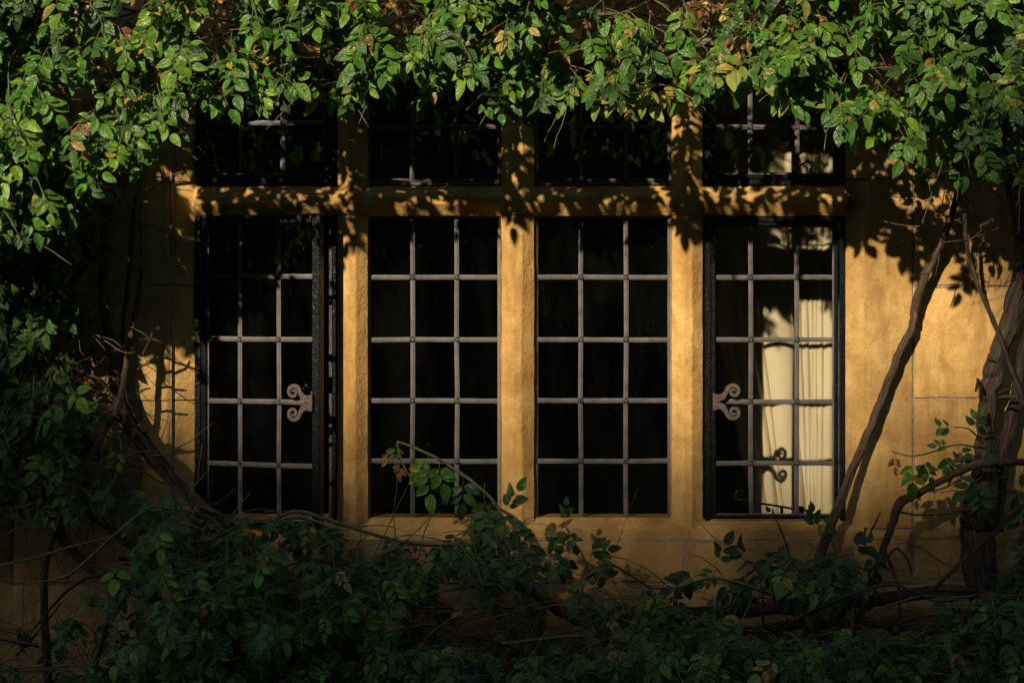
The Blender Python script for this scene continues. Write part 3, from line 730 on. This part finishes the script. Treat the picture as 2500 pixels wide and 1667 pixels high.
# canes running through the canopy
for i in range(34):
    px = random.uniform(-100, 2500); e = interp(CAN, px); py = random.uniform(-120, e - 70); L = random.uniform(180, 520); y = -random.uniform(0.08, 0.36); sl_ = random.gauss(0, 0.25)
    pl = rose_l if px < 1330 else rose_r
    pts = [(px + L * t, py + L * t * sl_ - 40 * math.sin(t * 3) * random.random(), y + random.gauss(0, 0.02), random.uniform(3, 5.5) * (1 - 0.5 * t)) for t in (0, 0.3, 0.65, 1)]
    pts = [(a, min(c, interp(CAN, a) - 20), dd, r) for a, c, dd, r in pts]
    pl.stem(pts, M['cane'] if i % 3 else M['bark'], 'cane', 6)
for pts in ([(1480, 205, -0.40, 5), (1570, 150, -0.40, 5), (1650, 118, -0.38, 6), (1760, 108, -0.36, 6)], [(1560, 190, -0.37, 4), (1640, 140, -0.41, 4), (1720, 90, -0.40, 3.5), (1745, 30, -0.38, 3)], [(1520, 108, -0.33, 5), (1640, 104, -0.34, 6), (1740, 100, -0.36, 6)], [(2075, 180, -0.34, 6), (2055, 225, -0.33, 6), (2045, 270, -0.30, 6), (2020, 290, -0.27, 5)]):
    rose_r.stem(pts, M['cane'], 'cane', 7)

# ------- left-hand growth in the shade of the jamb
def left_lim(py): return interp([(380, 345), (480, 320), (560, 290), (640, 260), (720, 225), (820, 215), (920, 215), (1020, 260), (1100, 330), (1200, 430), (1300, 460)], py)
def left_ok(px, py): return px < left_lim(py) + random.uniform(-60, 10) and 360 < py < 1290
def left_cls(px, py):
    r = random.random(); return 'dry' if r < 0.03 else ('light' if r < 0.12 else ('mid' if r < 0.5 else 'dark'))
for i in range(250):
    py = 400 + 850 * random.random() ** 0.95; px = random.uniform(-200, left_lim(py))
    y = -random.uniform(0.05, 0.30 if py < 560 else 0.20)
    shoot(rose_l, W(px, py, y), (random.gauss(0, 0.7), -0.7, random.gauss(-0.1, 0.6)), random.uniform(0.12, 0.26), random.randint(3, 5), left_cls, 0.78, left_ok, FACE, 0.7, dead=0.15)
for i in range(260):
    py = random.uniform(420, 1300); px = random.uniform(-120, left_lim(py) + 30)
    twig(rose_l, W(px, py, -random.uniform(0.02, 0.25)), (random.gauss(0.1, 1), random.gauss(0, 0.4), random.gauss(0.1, 0.8)), random.uniform(0.08, 0.32), random.uniform(0.0010, 0.0024))
S = rose_l.stem
S([(345, 660, -0.10, 5), (340, 720, -0.11, 6), (328, 780, -0.12, 6.5), (314, 846, -0.13, 7), (303, 925, -0.14, 7.5), (284, 1003, -0.16, 7.5), (246, 1067, -0.18, 7), (205, 1140, -0.20, 7), (150, 1250, -0.22, 8), (110, 1400, -0.22, 9), (120, 1700, -0.2, 11), (140, 2040, -0.2, 13)], M['bark'], ns=9)
S([(300, 420, -0.08, 9), (262, 520, -0.08, 10), (252, 640, -0.07, 12), (256, 770, -0.07, 13), (276, 870, -0.07, 14), (282, 950, -0.08, 14), (318, 1040, -0.10, 15), (380, 1130, -0.12, 15), (470, 1215, -0.12, 14), (560, 1300, -0.14, 14), (640, 1420, -0.16, 15), (690, 1600, -0.2, 17), (700, 2040, -0.2, 20)], M['old_bark'], ns=10, rough=0.25)
S([(330, 480, -0.06, 5), (320, 600, -0.05, 6), (312, 700, -0.05, 6), (300, 820, -0.05, 6), (305, 960, -0.06, 7), (350, 1060, -0.08, 8), (420, 1150, -0.09, 8)], M['old_bark'])
S([(110, 1190, -0.10, 10), (128, 1245, -0.10, 13), (145, 1295, -0.11, 14), (172, 1340, -0.12, 13), (225, 1390, -0.14, 13), (330, 1440, -0.2, 12), (420, 1540, -0.22, 13), (480, 2040, -0.24, 16)], M['old_bark'], ns=9, rough=0.22)
S([(150, 1220, -0.12, 9), (215, 1252, -0.12, 10), (270, 1290, -0.13, 11), (330, 1335, -0.15, 11), (430, 1340, -0.16, 10), (510, 1335, -0.16, 9), (560, 1400, -0.18, 9)], M['old_bark'], ns=9, rough=0.22)
for k, (a, c) in enumerate(((300, 1020), (340, 1060))):
    S([(a - 60, c - 40, -0.13 - 0.02 * k, 3), (a, c, -0.14, 4), (a + 60, c + 70, -0.15, 4), (a + 110, c + 150, -0.17, 4), (a + 170, c + 205 + 10 * k, -0.19, 3.5), (a + 300, c + 260 + 25 * k, -0.22, 3)], M['old_bark'], 'cane', 6)
for (a, c, e, g) in ((330, 905, 365, 888), (345, 870, 372, 812), (330, 965, 368, 948), (352, 1060, 386, 1030), (338, 830, 398, 838), (0, 790, 120, 735), (30, 1090, 200, 905), (120, 1010, 300, 990), (160, 700, 240, 900), (60, 900, 250, 850)):
    S([(a, c, -0.10, 3), ((a + e) / 2 + 5, (c + g) / 2 - 6, -0.12, 2.6), (e, g, -0.12, 1.8)], M['bark'], 'side_twig', 5, steps=4)
S([(0, 1232, -0.16, 5), (80, 1218, -0.16, 4.5), (150, 1180, -0.16, 4), (230, 1110, -0.15, 4)], M['bark'], 'cane', 6)
S([(0, 1380, -0.24, 3.5), (90, 1360, -0.26, 3.5), (170, 1335, -0.27, 3), (290, 1305, -0.27, 2.5)], M['cane'], 'cane', 6)
S([(40, 1600, -0.2, 2.5), (90, 1545, -0.2, 2.5), (150, 1470, -0.2, 2)], M['bark'], 'cane', 5)

# ------- gnarled trunk and stems at the far side
S = rose_r.stem
S([(2420, 2045, -0.11, 44), (2410, 1800, -0.11, 40), (2405, 1600, -0.10, 36), (2400, 1450, -0.10, 35), (2392, 1330, -0.10, 38), (2390, 1240, -0.10, 40), (2404, 1170, -0.10, 30), (2408, 1080, -0.09, 22), (2412, 990, -0.08, 21), (2420, 930, -0.08, 23), (2438, 865, -0.08, 22), (2466, 790, -0.08, 23), (2492, 700, -0.08, 25), (2506, 620, -0.08, 25), (2490, 520, -0.12, 24), (2470, 400, -0.16, 22), (2440, 220, -0.2, 18), (2400, 60, -0.22, 15), (2380, -120, -0.22, 12)], M['old_bark'], 'trunk', 18, 0.30, 8)
S([(2432, 1290, -0.08, 20), (2438, 1180, -0.07, 17), (2456, 1080, -0.06, 16), (2478, 980, -0.06, 16), (2500, 880, -0.06, 16), (2530, 760, -0.08, 18), (2560, 600, -0.1, 16)], M['old_bark'], 'stem', 12, 0.28)
S([(2355, 520, -0.20, 4.2), (2362, 610, -0.19, 4.9), (2385, 690, -0.18, 5.2), (2420, 770, -0.18, 5.6), (2452, 850, -0.18, 5.9), (2478, 925, -0.18, 6.3), (2508, 1000, -0.18, 7.0), (2550, 1100, -0.18, 7.0)], M['old_bark'], 'stem', 9, 0.2)
S([(2345, 420, -0.12, 6.7), (2325, 520, -0.09, 7.4), (2304, 580, -0.075, 8.1), (2272, 645, -0.06, 9.6), (2238, 735, -0.05, 10.4), (2226, 800, -0.045, 9.2), (2196, 862, -0.04, 10.4), (2160, 955, -0.04, 9.9), (2128, 1035, -0.045, 10.4), (2085, 1140, -0.05, 10.4), (2046, 1240, -0.06, 11.8), (2010, 1330, -0.07, 11.8), (1985, 1410, -0.09, 12.6), (1970, 1500, -0.11, 13.3), (1975, 1700, -0.16, 14.8), (2010, 2045, -0.18, 16.3)], M['bark'], 'leaning_stem', 12, 0.08, 9)
S([(2560, 1130, -0.22, 8), (2440, 1128, -0.22, 9), (2370, 1140, -0.21, 9.5), (2300, 1172, -0.20, 9), (2240, 1205, -0.19, 9), (2200, 1226, -0.18, 11), (2180, 1275, -0.18, 9), (2160, 1330, -0.18, 8.5), (2135, 1400, -0.18, 8.5), (2110, 1470, -0.20, 8), (2090, 1600, -0.22, 9), (2080, 2045, -0.22, 12)], M['bark'], 'stem', 9, 0.2)
S([(2195, 1248, -0.18, 3), (2240, 1256, -0.17, 3), (2310, 1253, -0.16, 3), (2370, 1240, -0.15, 3)], M['cane'], 'cane', 6)
S([(2500, 1232, -0.26, 5), (2420, 1305, -0.26, 5), (2350, 1370, -0.26, 5), (2275, 1440, -0.26, 5)], M['bark'], 'cane', 7)
S([(2385, 1122, -0.19, 5), (2340, 1124, -0.19, 4.5), (2294, 1134, -0.19, 4)], M['bark'], 'cane', 6)
S([(2294, 1134, -0.19, 4), (2312, 1145, -0.19, 5), (2316, 1166, -0.19, 5)], M['bark'], 'cane', 6)
S([(2176, 1285, -0.18, 4), (2160, 1340, -0.2, 4), (2180, 1390, -0.2, 4), (2194, 1440, -0.22, 3.5), (2197, 1510, -0.22, 3)], M['bark'], 'cane', 6)
for (a, c, e, g) in ((2400, 950, 2385, 925), (2440, 960, 2470, 948), (2440, 970, 2480, 972), (2390, 930, 2382, 955)):
    S([(a, c, -0.13, 5), ((a + e) / 2, (c + g) / 2 - 3, -0.15, 4), (e, g, -0.16, 3)], M['old_bark'], 'side_twig', 6, steps=4)
S([(2380, 1090, -0.17, 2.5), (2330, 1086, -0.19, 2.4), (2270, 1105, -0.21, 2.2), (2220, 1113, -0.22, 2), (2178, 1102, -0.22, 1.6)], M['cane'], 'cane', 5)
S([(2400, 1080, -0.16, 2.4), (2378, 1058, -0.2, 2), (2360, 1045, -0.22, 1.8), (2330, 1043, -0.22, 1.5)], M['cane'], 'cane', 5)
def hang(pl, px, py, y, dx, dz, cls, sc, face=(0, -1, 0.3), dy=-0.2): pl.leaf(W(px, py, y), (dx, dy, dz), face, cls, sc)
for a in ((2232, 1112, -0.22, -0.05, -1, 'mid', 0.95), (2246, 1108, -0.22, 0.35, -0.8, 'dark', 0.7), (2185, 1106, -0.22, 0.0, -1, 'dry', 0.6), (2305, 1095, -0.2, 0.2, -1, 'dark', 0.65), (2320, 1090, -0.2, -0.9, 0.1, 'dark', 0.5), (2335, 1090, -0.2, 0.6, -0.7, 'dark', 0.6), (2336, 1043, -0.22, -1, 0.05, 'dark', 0.6), (2375, 1056, -0.2, 0.3, 0.9, 'dark', 0.7), (2395, 1085, -0.2, 0.5, -0.6, 'dark', 0.7), (2400, 1160, -0.22, -0.7, -0.5, 'dark', 0.9), (2380, 1180, -0.22, 0.3, -0.9, 'dark', 0.9), (2470, 1180, -0.2, 0.4, -0.8, 'dark', 0.8), (2490, 1230, -0.2, 0.1, -1, 'dark', 0.9), (2480, 1140, -0.2, 0.6, -0.5, 'dark', 0.8)):
    hang(rose_r, *a)
for i in range(45):
    px = random.uniform(2280, 2600); py = random.uniform(380, 560)
    twig(rose_r, W(px, py, -random.uniform(0.02, 0.3)), (random.gauss(0, 1), random.gauss(0, 0.4), random.gauss(0, 0.8)), random.uniform(0.08, 0.3), random.uniform(0.001, 0.0024))

# ------- low growth along the foot of the window
def low_cls(px, py):
    r = random.random(); return 'dry' if r < 0.02 else ('yellow' if r < 0.05 else ('light' if r < 0.15 else ('mid' if r < 0.5 else 'dark')))
def low_ok(px, py): return py > interp(LOW, px) + random.uniform(-20, 30)
def thin(px, py):          # gaps where the stone and the bare tangle show
    g = 0.0
    for (cx, cy, rx, ry, a) in ((1280, 1440, 300, 60, 0.75), (1250, 1530, 330, 50, 0.6), (120, 1430, 180, 110, 0.9), (80, 1560, 170, 130, 0.9), (1990, 1500, 330, 60, 0.75), (2280, 1380, 190, 90, 0.85), (1700, 1440, 160, 40, 0.6), (640, 1345, 220, 30, 0.5)):
        if (px - cx) ** 2 / rx ** 2 + (py - cy) ** 2 / ry ** 2 < 1: g = max(g, a)
    return g
for i in range(1250):
    px = random.uniform(-150, 2650); e = interp(LOW, px); py = e + 10 + (1800 - e) * random.random() ** 0.9
    if random.random() < thin(px, py): continue
    y = -random.uniform(0.10, 0.30 + 0.25 * min(1.0, (py - e) / 250.0))
    pl = bush_l if px < bush_l_split else bush_r
    ok = lambda a, c: low_ok(a, c) and random.random() > thin(a, c) * 0.7
    shoot(pl, W(px, py, y), (random.gauss(0, 0.9), -0.5 + random.gauss(0, 0.4), random.gauss(0.35, 0.5)), random.uniform(0.12, 0.28), random.randint(3, 6), low_cls, 0.74, ok, (0.0, -0.9, 0.75), 0.9)
for i in range(300):
    px = random.uniform(-100, 2600); e = interp(LOW, px); py = e + 100 + (1740 - e) * random.random()
    pl = bush_l if px < bush_l_split else bush_r
    twig(pl, W(px, py, -random.uniform(0.03, 0.45)), (random.gauss(0, 1.2), random.gauss(0, 0.4), random.gauss(0.1, 0.6)), random.uniform(0.1, 0.42), random.uniform(0.0010, 0.0025), 0.2)
for i in range(30):         # arching canes
    px = random.uniform(-50, 2450); e = interp(LOW, px); py = e + random.uniform(60, 330); L = random.choice((-1, 1)) * random.uniform(160, 460); y = -random.uniform(0.12, 0.45)
    h = random.uniform(10, 90); dn = random.uniform(-60, 120)
    pts = [(px + L * t, py + dn * t - h * math.sin(math.pi * t), y + 0.05 * math.sin(t * 4 + i), random.uniform(2.5, 5.0) * (1 - 0.4 * t)) for t in (0, 0.25, 0.5, 0.75, 1)]
    pts = [(a, max(c, interp(LOW, a) + 30), dd, r) for a, c, dd, r in pts]
    (bush_l if px < bush_l_split else bush_r).stem(pts, M['bark'] if i % 3 else M['cane'], 'cane', 6)
for i in range(16):         # canes rising from the soil
    px = random.uniform(100, 2450); pl = bush_l if px < bush_l_split else bush_r; y = -random.uniform(0.15, 0.42); lean = random.gauss(0, 120)
    pl.stem([(px, 2045, y, 9), (px + lean * 0.2, 1850, y - 0.03, 8), (px + lean * 0.6, 1650, y - 0.05, 6.5), (px + lean, max(1480, interp(LOW, px + lean) + 60), y - 0.02, 5)], M['old_bark'], 'cane', 7)
# old horizontal limbs under the sill
bush_r.stem([(1500, 1530, -0.10, 12), (1650, 1500, -0.10, 15), (1800, 1488, -0.10, 17), (1960, 1478, -0.10, 18), (2120, 1462, -0.10, 17), (2280, 1446, -0.10, 15), (2440, 1440, -0.11, 14)], M['old_bark'], 'limb', 11, 0.28)
bush_r.stem([(1560, 1600, -0.14, 10), (1800, 1545, -0.14, 12), (2000, 1520, -0.15, 12), (2200, 1530, -0.15, 11), (2460, 1500, -0.16, 11)], M['old_bark'], 'limb', 10, 0.28)
bush_l.stem([(1150, 1395, -0.10, 8), (1270, 1430, -0.10, 14), (1340, 1470, -0.10, 13), (1420, 1530, -0.12, 11)], M['old_bark'], 'limb', 9, 0.25)
bush_l.stem([(640, 1490, -0.20, 8), (760, 1455, -0.18, 9), (860, 1420, -0.16, 9), (960, 1440, -0.17, 8), (1060, 1478, -0.18, 8)], M['old_bark'], 'limb', 9, 0.25)
for pts in ([(660, 1272, -0.2, 4), (720, 1248, -0.21, 4.5), (800, 1268, -0.21, 4.5), (900, 1300, -0.22, 4.5), (1000, 1325, -0.22, 4.5), (1110, 1330, -0.22, 4), (1180, 1325, -0.22, 3.5)], [(640, 1305, -0.2, 4), (700, 1265, -0.22, 4), (780, 1275, -0.22, 4), (850, 1320, -0.24, 4)], [(1190, 1355, -0.15, 4), (1270, 1365, -0.15, 5), (1320, 1385, -0.15, 4.5), (1400, 1412, -0.15, 4)], [(890, 1480, -0.2, 4), (1050, 1482, -0.2, 4), (1270, 1482, -0.2, 3.5)], [(1310, 1490, -0.22, 3.5), (1360, 1478, -0.23, 3.5), (1450, 1490, -0.23, 3.5), (1540, 1520, -0.22, 3)], [(1430, 1445, -0.3, 4.5), (1490, 1500, -0.3, 5), (1540, 1540, -0.3, 5), (1560, 1556, -0.3, 3)]):
    (bush_l if pts[0][0] < bush_l_split else bush_r).stem(pts, M['cane'], 'cane', 7)
for pts in ([(1800, 1420, -0.2, 3), (1850, 1388, -0.2, 3.5), (1910, 1392, -0.2, 3.5), (1970, 1430, -0.2, 3), (2010, 1470, -0.2, 3)], [(1860, 1600, -0.34, 4), (1862, 1500, -0.34, 4), (1855, 1405, -0.34, 3.5), (1830, 1370, -0.33, 3), (1800, 1395, -0.33, 2.5)], [(1945, 1440, -0.2, 2.6), (1935, 1380, -0.2, 2.4), (1918, 1325, -0.2, 2.2), (1905, 1290, -0.2, 2), (1893, 1263, -0.2, 1.6)], [(2110, 1330, -0.2, 3), (2130, 1290, -0.2, 2.4), (2150, 1250, -0.2, 2)], [(2150, 1390, -0.2, 3), (2185, 1340, -0.2, 3), (2215, 1365, -0.2, 2.5), (2225, 1400, -0.2, 2.2)]):
    bush_r.stem(pts, M['bark'], 'cane', 6)
# the spray that nods across the second light
bush_l.stem([(1240, 1300, -0.20, 4), (1215, 1240, -0.22, 4), (1180, 1198, -0.23, 4), (1120, 1152, -0.24, 4), (1060, 1115, -0.25, 3.4), (1010, 1092, -0.26, 3), (970, 1077, -0.26, 2.4)], M['cane'], 'cane', 7)
bush_l.stem([(970, 1077, -0.26, 2.2), (976, 1110, -0.26, 2.2), (988, 1140, -0.26, 2), (1006, 1174, -0.26, 1.6)], M['cane'], 'cane', 6)
for a in ((1045, 1112, -0.26, 0.05, -1, 'mid', 1.05), (1068, 1118, -0.26, 0.25, -1, 'mid', 0.95), (1050, 1112, -0.25, -0.6, -0.8, 'light', 0.6), (1130, 1158, -0.25, 0.0, -1, 'dark', 1.0), (1180, 1198, -0.24, 0.15, -1, 'dark', 1.1), (1200, 1225, -0.24, -0.3, -0.9, 'dark', 1.0), (968, 1082, -0.26, -0.15, -1, 'light', 0.55), (978, 1120, -0.26, -0.1, -1, 'dry', 0.6), (960, 1100, -0.26, -0.5, -0.7, 'dry', 0.5), (1215, 1240, -0.24, 0.5, -0.7, 'dark', 0.95), (1240, 1290, -0.24, 0.6, -0.4, 'dark', 0.95), (1225, 1260, -0.24, 0.4, 0.7, 'dark', 0.8)):
    hang(bush_l, *a)
for a in ((1375, 1285, -0.2, -0.5, -0.8, 'mid', 0.75), (1385, 1285, -0.2, 0.4, -0.9, 'dark', 0.7), (1378, 1280, -0.2, 0.05, 0.6, 'dark', 0.5), (1400, 1330, -0.2, -0.9, 0.1, 'dark', 0.7), (1420, 1345, -0.2, 0.8, 0.1, 'dark', 0.75), (1440, 1365, -0.2, 0.6, -0.6, 'dark', 0.8), (1395, 1340, -0.2, -0.3, -1, 'dark', 0.7),
          (1925, 1320, -0.2, -0.4, -0.9, 'dry', 0.6), (1935, 1350, -0.2, 0.3, -0.9, 'dry', 0.5), (1895, 1268, -0.2, -0.3, 0.4, 'dry', 0.45), (1990, 1260, -0.2, 0.8, -0.6, 'mid', 0.75), (1960, 1335, -0.24, -0.8, -0.5, 'dark', 0.95), (1985, 1330, -0.24, 0.1, -1, 'dark', 0.95), (2050, 1360, -0.24, 0.2, -1, 'dark', 1.0), (2060, 1340, -0.24, 0.8, 0.2, 'dark', 0.9), (2105, 1345, -0.22, -0.6, -0.7, 'dark', 0.95), (2120, 1340, -0.22, 0.4, -0.9, 'dark', 0.9), (1830, 1370, -0.33, -0.5, 0.6, 'dark', 0.7), (1850, 1375, -0.33, 0.6, -0.2, 'dark', 0.6), (1745, 1385, -0.26, 0.3, 0.7, 'dark', 0.9), (1720, 1395, -0.26, -0.7, -0.3, 'dark', 1.0), (1760, 1400, -0.28, 0.4, -0.8, 'dark', 1.1), (1990, 1300, -0.2, -0.1, 1, 'dark', 0.6)):
    hang(bush_r, *a)
bush_r.stem([(1440, 1400, -0.2, 2.6), (1420, 1350, -0.2, 2.4), (1395, 1310, -0.2, 2.2), (1378, 1280, -0.2, 1.8)], M['cane'], 'cane', 6)
for pl in (rose_l, rose_r, bush_l, bush_r): pl.finish()
